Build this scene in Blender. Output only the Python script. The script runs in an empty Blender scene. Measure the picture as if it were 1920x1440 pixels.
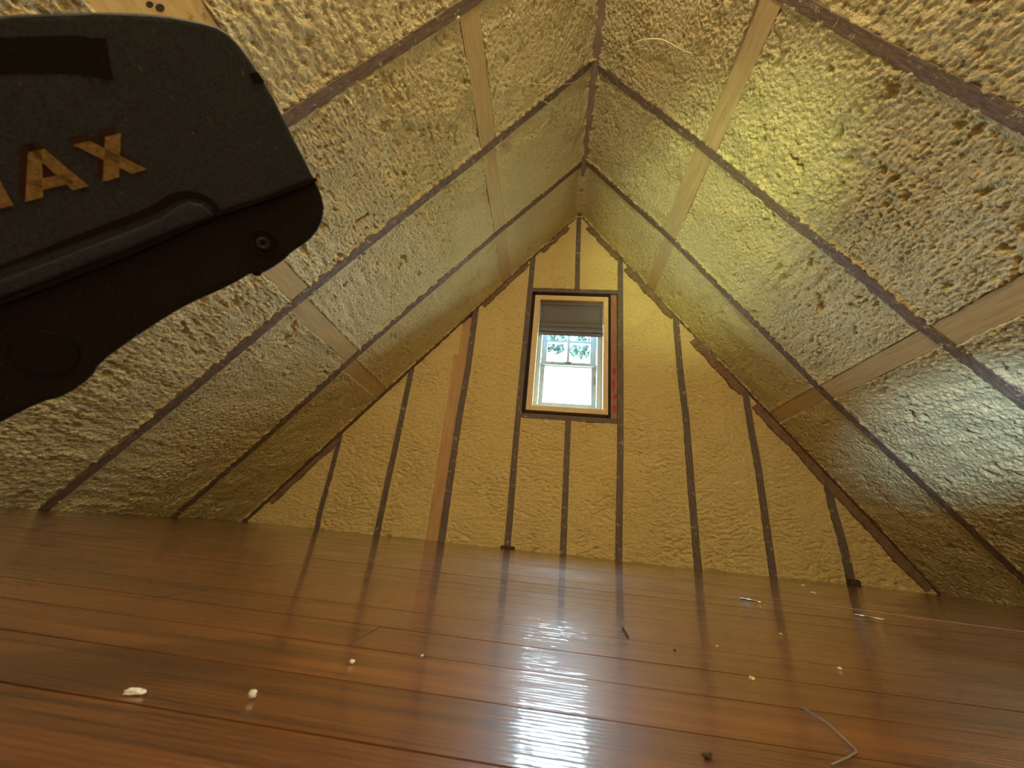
import bpy, bmesh, math, random
import numpy as np
from mathutils import Vector, Matrix

random.seed(4)
sc = bpy.context.scene
COL = sc.collection

# ------------------------------------------------------------------ camera
fwd = Vector((-0.1099, 0.9245, 0.3650))
yaw, pitch, roll = -0.1183, 0.3736, 0.1008
fwd = Vector((math.sin(yaw)*math.cos(pitch), math.cos(yaw)*math.cos(pitch), math.sin(pitch)))
rt = Vector((math.cos(yaw), -math.sin(yaw), 0)); up = rt.cross(fwd)
r2 = rt*math.cos(roll)+up*math.sin(roll); u2 = -rt*math.sin(roll)+up*math.cos(roll)
CAM = Vector((-0.1268, 0, 0.080))
cd = bpy.data.cameras.new('camera'); co = bpy.data.objects.new('camera', cd); COL.objects.link(co)
m = Matrix((r2, u2, -fwd)).transposed().to_4x4(); m.translation = CAM; co.matrix_world = m
cd.sensor_width = 36; cd.lens = 718.0*36/1920; cd.clip_start = 0.01; cd.clip_end = 200
cd.dof.use_dof = True; cd.dof.focus_distance = 2.2; cd.dof.aperture_fstop = 15
sc.camera = co

# ------------------------------------------------------------------ colour, world, lights
sc.view_settings.view_transform = 'Standard'; sc.view_settings.look = 'None'
sc.view_settings.gamma = 1; sc.view_settings.exposure = 1.08
sc.view_settings.use_curve_mapping = False
sc.cycles.use_denoising = True
sc.cycles.max_bounces = 6; sc.cycles.diffuse_bounces = 4; sc.cycles.glossy_bounces = 3; sc.cycles.transparent_max_bounces = 8
sc.cycles.use_adaptive_sampling = True; sc.cycles.adaptive_threshold = 0.03
sc.cycles.sample_clamp_indirect = 6
w = bpy.data.worlds.new('world'); sc.world = w; w.use_nodes = True
bg = w.node_tree.nodes['Background']; bg.inputs[0].default_value = (0.68, 0.84, 1.0, 1); bg.inputs[1].default_value = 34.0

def light(name, kind, loc, energy, color, target=None, **kw):
    l = bpy.data.lights.new(name, kind); l.energy = energy; l.color = color
    for k, v in kw.items(): setattr(l, k, v)
    o = bpy.data.objects.new(name, l); COL.objects.link(o); o.location = loc
    if target: o.rotation_euler = (Vector(target)-Vector(loc)).to_track_quat('-Z', 'Y').to_euler()
    return o
po = light('window_portal', 'AREA', (-0.03, 2.66, 1.34), 1, (1, 1, 1), (-0.03, 0, 1.34), shape='RECTANGLE', size=0.46, size_y=0.86)
po.data.cycles.is_portal = True
# bare bulb of the attic, behind the camera and to its left, high under the ridge
light('ceiling_bulb', 'POINT', (-0.18, -0.72, 2.02), 32, (1.0, 0.88, 0.64), shadow_soft_size=0.05)
# weak warm fill light added further back, no source seen
light('rear_fill', 'POINT', (0.35, -1.0, 1.55), 5, (1.0, 0.90, 0.70), shadow_soft_size=0.05)
# two added spots without a known lamp, tinting patches of the right slope
light('blue_patch_spot', 'SPOT', (0.55, -0.25, 0.30), 105, (0.42, 0.68, 1.0), (1.53, 1.66, 0.64), spot_size=math.radians(17), spot_blend=1.0, shadow_soft_size=0.02)
light('green_patch_spot', 'SPOT', (0.10, -0.5, 0.7), 80, (0.82, 1.0, 0.42), (0.62, 1.90, 1.80), spot_size=math.radians(32), spot_blend=1.0, shadow_soft_size=0.04)

# ------------------------------------------------------------------ dimensions
XL, XR, H, D = -2.062, 1.974, 2.626, 2.5
YN = -1.6                                   # near gable
NL = Vector((1/abs(XL), 0, -1/H)).normalized()     # room-side normals of the two slopes
NR = Vector((-1/XR, 0, -1/H)).normalized()
def slope(side, z, y, off=0.0):
    xe = XL if side == 'L' else XR
    n = NL if side == 'L' else NR
    return Vector((xe*(1-z/H), y, z)) + n*off

# ------------------------------------------------------------------ materials
def mat(name):
    m = bpy.data.materials.new(name); m.use_nodes = True
    nt = m.node_tree; b = nt.nodes['Principled BSDF']
    return m, nt, b
def N(nt, typ, **kw):
    n = nt.nodes.new(typ)
    for k, v in kw.items():
        if k in n.inputs: n.inputs[k].default_value = v
        else: setattr(n, k, v)
    return n
def ramp(nt, fac, stops):
    r = nt.nodes.new('ShaderNodeValToRGB'); e = r.color_ramp.elements
    while len(e) < len(stops): e.new(0.5)
    for i, (p, c) in enumerate(stops): e[i].position = p; e[i].color = (*c, 1)
    nt.links.new(fac, r.inputs[0]); return r.outputs[0]
def coords(nt, scale=(1, 1, 1), kind='Object'):
    t = nt.nodes.new('ShaderNodeTexCoord'); mp = nt.nodes.new('ShaderNodeMapping')
    mp.inputs['Scale'].default_value = scale; nt.links.new(t.outputs[kind], mp.inputs[0]); return mp.outputs[0]
def bump(nt, b, h, strength, dist, prev=None):
    n = nt.nodes.new('ShaderNodeBump'); n.inputs['Strength'].default_value = strength; n.inputs['Distance'].default_value = dist
    nt.links.new(h, n.inputs['Height'])
    if prev: nt.links.new(prev, n.inputs['Normal'])
    nt.links.new(n.outputs[0], b.inputs['Normal']); return n.outputs[0]

def foam_mat(name, light_c, dark_c, rust):
    m, nt, b = mat(name); L = nt.links.new
    c = coords(nt)
    n1 = N(nt, 'ShaderNodeTexNoise', Scale=2.6, Detail=4.0, Roughness=0.6); L(c, n1.inputs['Vector'])
    col = ramp(nt, n1.outputs[0], [(0.30, dark_c), (0.68, light_c)])
    n2 = N(nt, 'ShaderNodeTexNoise', Scale=60.0, Detail=5.0, Roughness=0.72); L(c, n2.inputs['Vector'])
    mask = ramp(nt, n2.outputs[0], [(0.50, (0, 0, 0)), (0.72, (1, 1, 1))])
    mx = N(nt, 'ShaderNodeMixRGB'); L(mask, mx.inputs[0]); L(col, mx.inputs[1]); mx.inputs[2].default_value = (*rust, 1)
    L(mx.outputs[0], b.inputs['Base Color'])
    b.inputs['Roughness'].default_value = 0.62; b.inputs['Specular IOR Level'].default_value = 0.35
    n3 = N(nt, 'ShaderNodeTexNoise', Scale=130.0, Detail=5.0, Roughness=0.65); L(c, n3.inputs['Vector'])
    p = bump(nt, b, n3.outputs[0], 0.9, 0.009)
    n4 = N(nt, 'ShaderNodeTexVoronoi', Scale=120.0, feature='F1'); L(c, n4.inputs['Vector'])
    bump(nt, b, n4.outputs[0], 0.6, -0.006, p)
    return m
M_FOAM = foam_mat('spray_foam', (0.81, 0.70, 0.39), (0.75, 0.63, 0.32), (0.66, 0.48, 0.20))
M_FOAMW = foam_mat('wall_foam', (0.83, 0.66, 0.30), (0.78, 0.59, 0.25), (0.70, 0.50, 0.19))

def wood_mat(name, c1, c2, speck=None, axis=(1, 1, 1), grain=40, rough=0.75, speck_lo=0.62):
    m, nt, b = mat(name); L = nt.links.new
    c = coords(nt, axis)
    n = N(nt, 'ShaderNodeTexNoise', Scale=grain, Detail=5.0, Roughness=0.6, Distortion=0.6); L(c, n.inputs['Vector'])
    col = ramp(nt, n.outputs[0], [(0.34, c1), (0.66, c2)])
    if speck:
        c0 = coords(nt)
        s = N(nt, 'ShaderNodeTexNoise', Scale=38.0, Detail=5.0, Roughness=0.7); L(c0, s.inputs['Vector'])
        k = ramp(nt, s.outputs[0], [(speck_lo, (0, 0, 0)), (speck_lo+0.05, (1, 1, 1))])
        mx = N(nt, 'ShaderNodeMixRGB'); L(k, mx.inputs[0]); L(col, mx.inputs[1]); mx.inputs[2].default_value = (*speck, 1)
        col = mx.outputs[0]
    L(col, b.inputs['Base Color']); b.inputs['Roughness'].default_value = rough
    bump(nt, b, n.outputs[0], 0.25, 0.002)
    return m
M_OLD = wood_mat('old_rafter_wood', (0.105, 0.066, 0.044), (0.235, 0.165, 0.118), (0.44, 0.37, 0.25), (1, 6, 1), 26, speck_lo=0.59)
M_STUD = wood_mat('old_stud_wood', (0.085, 0.060, 0.052), (0.19, 0.14, 0.115), (0.42, 0.35, 0.22), (6, 6, 0.6), 26, speck_lo=0.60)
M_BROWN = wood_mat('brown_plate_wood', (0.15, 0.085, 0.045), (0.25, 0.15, 0.085), (0.55, 0.42, 0.22), (1, 1, 1), 30, speck_lo=0.64)
M_PINEY = wood_mat('pine_along_y', (0.46, 0.33, 0.15), (0.60, 0.45, 0.22), (0.20, 0.10, 0.04), (10, 0.8, 10), 9, 0.6, speck_lo=0.68)
M_WIDE = wood_mat('yellow_board', (0.70, 0.46, 0.14), (0.82, 0.62, 0.26), (0.55, 0.30, 0.08), (10, 1.5, 6), 9, 0.5, speck_lo=0.6)
M_PINEZ = wood_mat('pine_along_z', (0.42, 0.24, 0.10), (0.55, 0.34, 0.155), None, (10, 10, 0.8), 9, 0.6)
M_PALE = wood_mat('pale_pine', (0.66, 0.46, 0.24), (0.76, 0.56, 0.31), None, (6, 6, 2), 12, 0.55)
M_RIDGE = wood_mat('ridge_wood', (0.24, 0.155, 0.10), (0.34, 0.23, 0.16), (0.55, 0.42, 0.22), (6, 0.8, 6), 14, speck_lo=0.66)

def plain(name, col, rough=0.5, spec=0.5, metal=0.0, nz=0.0, nscale=400):
    m, nt, b = mat(name)
    b.inputs['Base Color'].default_value = (*col, 1); b.inputs['Roughness'].default_value = rough
    b.inputs['Specular IOR Level'].default_value = spec; b.inputs['Metallic'].default_value = metal
    if nz:
        c = coords(nt); n = N(nt, 'ShaderNodeTexNoise', Scale=nscale, Detail=3.0, Roughness=0.6); nt.links.new(c, n.inputs['Vector'])
        cc = ramp(nt, n.outputs[0], [(0.3, tuple(x*0.6 for x in col)), (0.7, tuple(min(1, x*1.5) for x in col))])
        nt.links.new(cc, b.inputs['Base Color']); bump(nt, b, n.outputs[0], nz, 0.0006)
    return m
M_VINYL = plain('white_vinyl', (0.36, 0.44, 0.45), 0.35)
M_DARK = plain('gap_shade', (0.035, 0.024, 0.022), 0.9)  # shade of the gaps beside the window put into a near-black colour
M_SHEATH = plain('sheathing', (0.20, 0.14, 0.09), 0.9)
M_CRUMB = plain('pale_crumb', (0.80, 0.76, 0.66), 0.8, nz=0.3)
M_CREAMC = plain('cream_crumb', (0.80, 0.66, 0.36), 0.8, nz=0.3)
M_STEEL = plain('steel', (0.62, 0.62, 0.66), 0.25, metal=1.0)
M_BARK = plain('dark_chip', (0.06, 0.03, 0.02), 0.8, nz=0.3)
M_RED = plain('red_mark', (0.42, 0.035, 0.03), 0.7)
M_STRAND = plain('foam_thread', (0.82, 0.70, 0.40), 0.7)

def dusty(m, amt, scale):
    nt = m.node_tree; b = nt.nodes['Principled BSDF']; old = b.inputs['Base Color'].links[0].from_socket
    c = coords(nt); n = N(nt, 'ShaderNodeTexNoise', Scale=scale, Detail=2.0); nt.links.new(c, n.inputs['Vector'])
    k = ramp(nt, n.outputs[0], [(0.70, (0, 0, 0)), (0.78, (amt, amt, amt))])
    mx = N(nt, 'ShaderNodeMixRGB'); nt.links.new(k, mx.inputs[0]); nt.links.new(old, mx.inputs[1]); mx.inputs[2].default_value = (0.32, 0.28, 0.22, 1)
    nt.links.new(mx.outputs[0], b.inputs['Base Color'])

# old plank floor: orange brown varnish, planks run along x
def floor_mat():
    m, nt, b = mat('varnished_floor'); L = nt.links.new
    oi = nt.nodes.new('ShaderNodeObjectInfo')
    t = nt.nodes.new('ShaderNodeTexCoord')
    off = N(nt, 'ShaderNodeVectorMath', operation='SCALE'); L(oi.outputs['Random'], off.inputs['Scale']); off.inputs[0].default_value = (37, 11, 5)
    ad = N(nt, 'ShaderNodeVectorMath', operation='ADD'); L(t.outputs['Object'], ad.inputs[0]); L(off.outputs[0], ad.inputs[1])
    mp = nt.nodes.new('ShaderNodeMapping'); mp.inputs['Scale'].default_value = (1.3, 22, 1); L(ad.outputs[0], mp.inputs[0])
    n = N(nt, 'ShaderNodeTexNoise', Scale=3.2, Detail=6.0, Roughness=0.62, Distortion=0.8); L(mp.outputs[0], n.inputs['Vector'])
    col = ramp(nt, n.outputs[0], [(0.32, (0.058, 0.016, 0.003)), (0.50, (0.132, 0.041, 0.007)), (0.72, (0.205, 0.073, 0.014))])
    hs = N(nt, 'ShaderNodeHueSaturation'); L(col, hs.inputs['Color'])
    mr = N(nt, 'ShaderNodeMapRange'); L(oi.outputs['Random'], mr.inputs[0]); mr.inputs[3].default_value = 0.82; mr.inputs[4].default_value = 1.15
    L(mr.outputs[0], hs.inputs['Value']); L(hs.outputs[0], b.inputs['Base Color'])
    b.inputs['Roughness'].default_value = 0.40
    b.inputs['Coat Weight'].default_value = 0.9; b.inputs['Coat IOR'].default_value = 1.6
    # dusty coat roughness patches
    c = coords(nt)
    d = N(nt, 'ShaderNodeTexNoise', Scale=9.0, Detail=5.0, Roughness=0.7); L(c, d.inputs['Vector'])
    r = N(nt, 'ShaderNodeMapRange'); L(d.outputs[0], r.inputs[0]); r.inputs[1].default_value = 0.35; r.inputs[2].default_value = 0.7
    r.inputs[3].default_value = 0.05; r.inputs[4].default_value = 0.16; L(r.outputs[0], b.inputs['Coat Roughness'])
    # sanding chatter: shallow ripples along the plank
    wv = N(nt, 'ShaderNodeTexWave', Scale=80.0, Distortion=2.2, Detail=2.0, bands_direction='Y'); wv.inputs['Detail Scale'].default_value = 2.5
    mp2 = nt.nodes.new('ShaderNodeMapping'); mp2.inputs['Scale'].default_value = (0.55, 1, 1); L(t.outputs['Object'], mp2.inputs[0]); L(mp2.outputs[0], wv.inputs['Vector'])
    n5 = N(nt, 'ShaderNodeTexNoise', Scale=6.0, Detail=2.0); L(c, n5.inputs['Vector'])
    amp = ramp(nt, n5.outputs[0], [(0.35, (0.15, 0.15, 0.15)), (0.6, (1, 1, 1))])
    mu = N(nt, 'ShaderNodeMath', operation='MULTIPLY'); L(wv.outputs['Fac'], mu.inputs[0]); L(amp, mu.inputs[1])
    bn = nt.nodes.new('ShaderNodeBump'); bn.inputs['Strength'].default_value = 1.0; bn.inputs['Distance'].default_value = 0.00013; L(mu.outputs[0], bn.inputs['Height'])
    n6 = N(nt, 'ShaderNodeTexNoise', Scale=420.0, Detail=2.0); L(c, n6.inputs['Vector'])
    mp3 = nt.nodes.new('ShaderNodeMapping'); mp3.inputs['Scale'].default_value = (9, 110, 1); L(t.outputs['Object'], mp3.inputs[0])
    n7 = N(nt, 'ShaderNodeTexNoise', Scale=1.0, Detail=3.0, Roughness=0.6); L(mp3.outputs[0], n7.inputs['Vector'])
    b3 = nt.nodes.new('ShaderNodeBump'); b3.inputs['Strength'].default_value = 1.0; b3.inputs['Distance'].default_value = 0.00040; L(n7.outputs[0], b3.inputs['Height']); L(bn.outputs[0], b3.inputs['Normal'])
    bn = b3
    b2 = nt.nodes.new('ShaderNodeBump'); b2.inputs['Strength'].default_value = 0.15; b2.inputs['Distance'].default_value = 0.00006; L(n6.outputs[0], b2.inputs['Height']); L(bn.outputs[0], b2.inputs['Normal'])
    L(b2.outputs[0], b.inputs['Coat Normal']); L(bn.outputs[0], b.inputs['Normal'])
    return m
M_FLOOR = floor_mat()
M_GAP = plain('floor_gap', (0.02, 0.008, 0.004), 0.8)

def glass_mat():
    m = bpy.data.materials.new('window_glass'); m.use_nodes = True; nt = m.node_tree; nt.nodes.clear()
    o = nt.nodes.new('ShaderNodeOutputMaterial'); mx = nt.nodes.new('ShaderNodeMixShader'); tr = nt.nodes.new('ShaderNodeBsdfTransparent'); g = nt.nodes.new('ShaderNodeBsdfGlossy')
    tr.inputs[0].default_value = (0.93, 0.97, 0.96, 1); g.inputs['Roughness'].default_value = 0.02; mx.inputs[0].default_value = 0.06
    nt.links.new(tr.outputs[0], mx.inputs[1]); nt.links.new(g.outputs[0], mx.inputs[2]); nt.links.new(mx.outputs[0], o.inputs[0]); return m
M_GLASS = glass_mat()

def shade_mat():
    m, nt, b = mat('woven_shade'); L = nt.links.new
    c = coords(nt)
    a = N(nt, 'ShaderNodeTexWave', Scale=26.0, Distortion=1.5, bands_direction='X'); L(c, a.inputs['Vector'])
    v = N(nt, 'ShaderNodeTexWave', Scale=60.0, Distortion=1.0, bands_direction='Z'); L(c, v.inputs['Vector'])
    mu = N(nt, 'ShaderNodeMath', operation='MULTIPLY'); L(a.outputs['Fac'], mu.inputs[0]); L(v.outputs['Fac'], mu.inputs[1])
    col = ramp(nt, mu.outputs[0], [(0.0, (0.130, 0.122, 0.138)), (0.9, (0.30, 0.285, 0.31))]); L(col, b.inputs['Base Color'])
    b.inputs['Roughness'].default_value = 0.9; return m
M_SHADE = shade_mat()
M_HOUS = plain('slate_housing', (0.032, 0.044, 0.074), 0.55, 0.35, nz=0.5, nscale=900)
M_RUB = plain('black_rubber', (0.010, 0.0095, 0.008), 0.62, 0.3, nz=0.6, nscale=900)
dusty(M_HOUS, 0.5, 420); dusty(M_RUB, 0.35, 520)
M_BLACK = plain('black_plastic', (0.004, 0.004, 0.004), 0.5, 0.3)
M_LET = plain('faded_yellow_print', (0.30, 0.215, 0.10), 0.6, 0.3, nz=0.1, nscale=600)
M_LETS = plain('dark_red_print', (0.045, 0.018, 0.012), 0.6, 0.3)
M_LEAF = plain('leaf', (0.008, 0.035, 0.024), 0.6)
M_TRUNK = plain('bark', (0.12, 0.08, 0.05), 0.9)
M_GRASS = plain('grass', (0.34, 0.33, 0.24), 0.9, nz=0.2, nscale=20)

# ------------------------------------------------------------------ object helpers
def link(name, mesh, m=None, parent=None, smooth=False):
    o = bpy.data.objects.new(name, mesh); COL.objects.link(o)
    if m: mesh.materials.append(m)
    if smooth: mesh.shade_smooth()
    if parent: o.parent = parent
    return o
def tag(o, label=None, cat=None, group=None, kind=None):
    if label: o['label'] = label
    if cat: o['category'] = cat
    if group: o['group'] = group
    if kind: o['kind'] = kind
    return o
def empty(name, loc=(0, 0, 0)):
    o = bpy.data.objects.new(name, None); o.empty_display_size = 0.05; COL.objects.link(o); o.location = loc; return o
def box_mesh(name, x0, x1, y0, y1, z0, z1, bev=0.0):
    bm = bmesh.new(); bmesh.ops.create_cube(bm, size=1)
    for v in bm.verts: v.co = Vector((x0+(v.co.x+.5)*(x1-x0), y0+(v.co.y+.5)*(y1-y0), z0+(v.co.z+.5)*(z1-z0)))
    if bev: bmesh.ops.bevel(bm, geom=bm.edges[:], offset=bev, segments=2, affect='EDGES')
    me = bpy.data.meshes.new(name); bm.to_mesh(me); bm.free(); return me
def box(name, x0, x1, y0, y1, z0, z1, m, parent=None, bev=0.0):
    return link(name, box_mesh(name, x0, x1, y0, y1, z0, z1, bev), m, parent)
def grid_mesh(name, P, keep=None):
    """P: (nu,nv,3) array"""
    nu, nv, _ = P.shape
    idx = np.arange(nu*nv).reshape(nu, nv)
    q = np.stack([idx[:-1, :-1], idx[1:, :-1], idx[1:, 1:], idx[:-1, 1:]], -1).reshape(-1, 4)
    if keep is not None:
        k = (keep[:-1, :-1] & keep[1:, :-1] & keep[1:, 1:] & keep[:-1, 1:]).reshape(-1); q = q[k]
    used = np.unique(q); rm = np.full(nu*nv, -1); rm[used] = np.arange(len(used))
    V = P.reshape(-1, 3)[used].astype(np.float32); q = rm[q].astype(np.int32)
    me = bpy.data.meshes.new(name)
    me.vertices.add(len(V)); me.vertices.foreach_set('co', V.reshape(-1))
    me.loops.add(q.size); me.loops.foreach_set('vertex_index', q.reshape(-1))
    me.polygons.add(len(q)); me.polygons.foreach_set('loop_start', np.arange(0, q.size, 4, dtype=np.int32))
    me.update(calc_edges=True); me.polygons.foreach_set('use_smooth', np.ones(len(q), dtype=bool)); return me
def sweep(name, rings, m, parent=None, closed=True):
    """rings: list of lists of Vectors with equal length"""
    bm = bmesh.new(); R = [[bm.verts.new(p) for p in r] for r in rings]; n = len(R[0])
    for a, b in zip(R[:-1], R[1:]):
        for i in range(n): bm.faces.new((a[i], a[(i+1) % n], b[(i+1) % n], b[i]))
    bm.faces.new(R[0][::-1]); bm.faces.new(R[-1]); bmesh.ops.recalc_face_normals(bm, faces=bm.faces[:])
    me = bpy.data.meshes.new(name); bm.to_mesh(me); bm.free(); return link(name, me, m, parent)
def tube(name, pts, rad, m, parent=None, n=6):
    rings = []
    for i, p in enumerate(pts):
        p = Vector(p); d = (Vector(pts[min(i+1, len(pts)-1)])-Vector(pts[max(i-1, 0)])).normalized()
        a = d.orthogonal().normalized() if i == 0 else (pa - d*pa.dot(d)).normalized()
        pa = a; b = d.cross(a); r = rad(i/(len(pts)-1)) if callable(rad) else rad
        rings.append([p+(a*math.cos(t)+b*math.sin(t))*r for t in [2*math.pi*k/n for k in range(n)]])
    o = sweep(name, rings, m, parent); o.data.shade_smooth(); return o

# ------------------------------------------------------------------ numpy noise
def _h(ix, iy, seed):
    h = (ix.astype(np.int64)*374761393 + iy.astype(np.int64)*668265263 + seed*1442695041) & 0xffffffff
    h = ((h ^ (h >> 13))*1274126177) & 0xffffffff
    return ((h ^ (h >> 16)) & 0xffff)/65535.0
def perlin(x, y, seed=0):
    x0 = np.floor(x); y0 = np.floor(y); fx = x-x0; fy = y-y0
    u = fx*fx*fx*(fx*(fx*6-15)+10); v = fy*fy*fy*(fy*(fy*6-15)+10)
    def g(ax, ay):
        a = _h(x0+ax, y0+ay, seed)*2*np.pi
        return np.cos(a)*(fx-ax)+np.sin(a)*(fy-ay)
    return ((g(0, 0)*(1-u)+g(1, 0)*u)*(1-v)+(g(0, 1)*(1-u)+g(1, 1)*u)*v)*1.5
def fbm(x, y, seed, o=4, r=0.5):
    s = 0; a = 1.0; t = 0
    for i in range(o): s = s+a*perlin(x*2**i, y*2**i, seed+i*7); t += a; a *= r
    return s/t
def worley(x, y, seed=0):
    x0 = np.floor(x); y0 = np.floor(y); best = np.full(x.shape, 9.0)
    for i in (-1, 0, 1):
        for j in (-1, 0, 1):
            cx = x0+i; cy = y0+j
            d = (cx+_h(cx, cy, seed)-x)**2+(cy+_h(cx, cy, seed+91)-y)**2
            best = np.minimum(best, d)
    return np.sqrt(best)
def sstep(a, b, x):
    t = np.clip((x-a)/(b-a), 0, 1); return t*t*(3-2*t)

def popcorn(u, v, seed, su=1.0, sv=1.0, amp=1.0, coarse=1.0):
    """cauliflower relief in metres; u along slope, v along y"""
    uu = u*su; vv = v*sv
    wx = perlin(uu*22, vv*22, seed+1)*0.007+perlin(uu*60, vv*60, seed+2)*0.0025
    wy = perlin(uu*22, vv*22, seed+3)*0.007+perlin(uu*60, vv*60, seed+4)*0.0025
    a = uu+wx; b = vv+wy
    w1 = worley(a/(0.030*coarse), b/(0.030*coarse), seed+5)
    w2 = worley(a/0.0120, b/0.0120, seed+6)
    r = 1.0-np.clip(w1, 0, 1)**2
    r2 = 1.0-np.clip(w2, 0, 1)**2
    reg = sstep(-0.35, 0.45, fbm(u*3.1, v*3.1, seed+8, 3))          # smooth and rough zones
    fine = fbm(a*90, b*90, seed+9, 3)
    h = (0.0030*r*(0.15+reg)+0.0080*r2*(0.45+0.8*reg)+0.0048*fine)*amp
    h += 0.0045*fbm(u*7, v*7, seed+12, 3)
    cut = sstep(0.28, 0.5, perlin(u*9, v*9, seed+13))*sstep(0.1, 0.4, perlin(uu*35, vv*35, seed+14))
    gro = perlin(u*34+2*wx*20, v*8+1.5, seed+15)*sstep(-0.3, 0.4, perlin(u*2.2, v*2.2, seed+16))
    w3 = worley(u/0.055, v/0.055, seed+17)
    return h+0.0042*gro*amp-0.010*cut*amp-0.006*sstep(0.13, 0.05, w3)-0.005*amp

# ------------------------------------------------------------------ floor
fl = box('floor', XL-0.15, XR+0.15, YN-0.05, D+0.06, -0.06, -0.0135, M_GAP); tag(fl, kind='structure')
seams = [0.184, 0.240, 0.2975, 0.357, 0.427, 0.4975]
while seams[-1] < D+0.02: seams.append(seams[-1]+0.0615)
while seams[0] > YN+0.3: seams.insert(0, seams[0]-0.058)
rng = random.Random(11)
for k in range(len(seams)-1):
    y0, y1 = seams[k], seams[k+1]
    if y0 < -0.42: continue
    x = XL-0.10-rng.random()*0.5; first = True
    while x < XR+0.08:
        ln = rng.uniform(1.1, 2.3); x1 = min(x+ln, XR+0.10); xa = max(x, XL-0.10)
        if XR+0.10-x1 < 0.3: x1 = XR+0.10
        if x1 > xa+0.05:
            g = 0.00015 if rng.random() < 0.75 else 0.0005
            me = box_mesh('plank', xa+0.0001, x1-0.0001, y0+g, y1-g, -0.012, 0.0, 0.0005)
            o = link('plank', me, M_FLOOR, fl)
            o.location = (0, 0, -rng.random()*0.0003); o.rotation_euler = (rng.uniform(-1, 1)*0.0022, 0, 0)
            yc = (y0+y1)/2; o.location.z += -math.sin(o.rotation_euler[0])*yc
        x = x1
box('floor_rear', XL-0.1, XR+0.1, YN, -0.43, -0.0135, 0.0, M_FLOOR, fl).name = 'rear_planks'

q_ = [Vector((0.33, 1.085, 0)), Vector((0.50, 1.025, 0)), Vector((0.66, 0.967, 0)), Vector((0.90, 0.885, 0))]  # thin strip, paler than the planks, slanting across them
sweep('pale_strip', [[p+Vector((0, -w_/2, 0.0002)), p+Vector((0, w_/2, 0.0002)), p+Vector((0, w_/2, 0.0008)), p+Vector((0, -w_/2, 0.0008))] for p, w_ in zip(q_, (0.002, 0.008, 0.009, 0.006))], plain('pale_strip_brown', (0.34, 0.22, 0.14), 0.5), fl)
# ------------------------------------------------------------------ roof
def slab_roof():
    bm = bmesh.new()
    for side in 'LR':
        a = [slope(side, z, y, off) for off in (-0.125, -0.15) for z, y in ((-0.3, YN-0.05), (-0.3, D+0.16), (H+(-0.0), D+0.16), (H, YN-0.05))]
        # carry the slab over the ridge
        vs = [bm.verts.new(p) for p in a]
        for f in ((0, 1, 2, 3), (7, 6, 5, 4), (0, 4, 5, 1), (1, 5, 6, 2), (2, 6, 7, 3), (3, 7, 4, 0)): bm.faces.new([vs[i] for i in f])
    # cap over the ridge
    vs = [bm.verts.new((x, y, z)) for y in (YN-0.05, D+0.16) for x, z in ((-0.2, H+0.02), (0.2, H+0.02), (0, H+0.32))]
    for f in ((0, 1, 2), (5, 4, 3), (0, 3, 4, 1), (1, 4, 5, 2), (2, 5, 3, 0)): bm.faces.new([vs[i] for i in f])
    bmesh.ops.recalc_face_normals(bm, faces=bm.faces[:])
    me = bpy.data.meshes.new('ceiling'); bm.to_mesh(me); bm.free(); return link('ceiling', me, M_SHEATH)
ceil = slab_roof(); tag(ceil, kind='structure')

RAF = {  # height -> y along the rafter
 'L': [[(0, 2.485), (0.64, 2.482), (0.94, 2.484), (1.64, 2.500), (2.17, 2.500), (2.6, 2.51)],
       [(0, 1.968), (0.456, 1.977), (0.918, 1.955), (1.3, 1.952), (1.906, 1.962), (2.6, 1.998)],
       [(0, 1.405), (0.40, 1.404), (0.926, 1.386), (1.24, 1.380), (1.931, 1.381), (2.6, 1.372)],
       [(0, 0.80), (1.298, 0.788), (1.463, 0.787), (1.69, 0.794), (1.95, 0.797), (2.6, 0.80)],
       [(0, 0.19), (2.6, 0.19)], [(0, -0.41), (2.6, -0.41)], [(0, -1.0), (2.6, -1.0)]],
 'R': [[(0, 2.500), (0.32, 2.488), (0.96, 2.492), (1.44, 2.510), (2.04, 2.506), (2.6, 2.508)],
       [(0, 1.985), (0.546, 1.995), (0.932, 2.012), (1.373, 1.990), (1.93, 1.970), (2.6, 1.998)],
       [(0, 1.370), (0.682, 1.379), (0.972, 1.398), (1.217, 1.388), (1.532, 1.387), (1.934, 1.374), (2.6, 1.397)],
       [(0, 0.788), (1.234, 0.788), (1.561, 0.789), (1.812, 0.785), (2.6, 0.78)],
       [(0, 0.19), (2.6, 0.19)], [(0, -0.41), (2.6, -0.41)], [(0, -1.0), (2.6, -1.0)]]}
RW = 0.042
def ry(side, i, z):
    t = RAF[side][i]; return np.interp(z, [a for a, b in t], [b for a, b in t])
mats_r = [M_BROWN, M_OLD, M_OLD, M_OLD, M_OLD, M_OLD, M_OLD]
for side in 'LR':
    n = NL if side == 'L' else NR
    for i in range(7):
        rings = []
        for z in np.linspace(-0.02, 2.598, 40):
            y = float(ry(side, i, z)); hw = RW/2*(1+0.04*math.sin(z*9+i))
            rings.append([slope(side, z, y-hw), slope(side, z, y+hw), slope(side, z, y+hw, -0.12), slope(side, z, y-hw, -0.12)])
        o = sweep('rafter', rings, mats_r[i], ceil)
        md = o.modifiers.new('bevel', 'BEVEL'); md.width = 0.002; md.segments = 1; md.limit_method = 'ANGLE'
box('ridge_board', -0.019, 0.019, YN, D, 2.598, 2.75, M_RIDGE, ceil)

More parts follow.
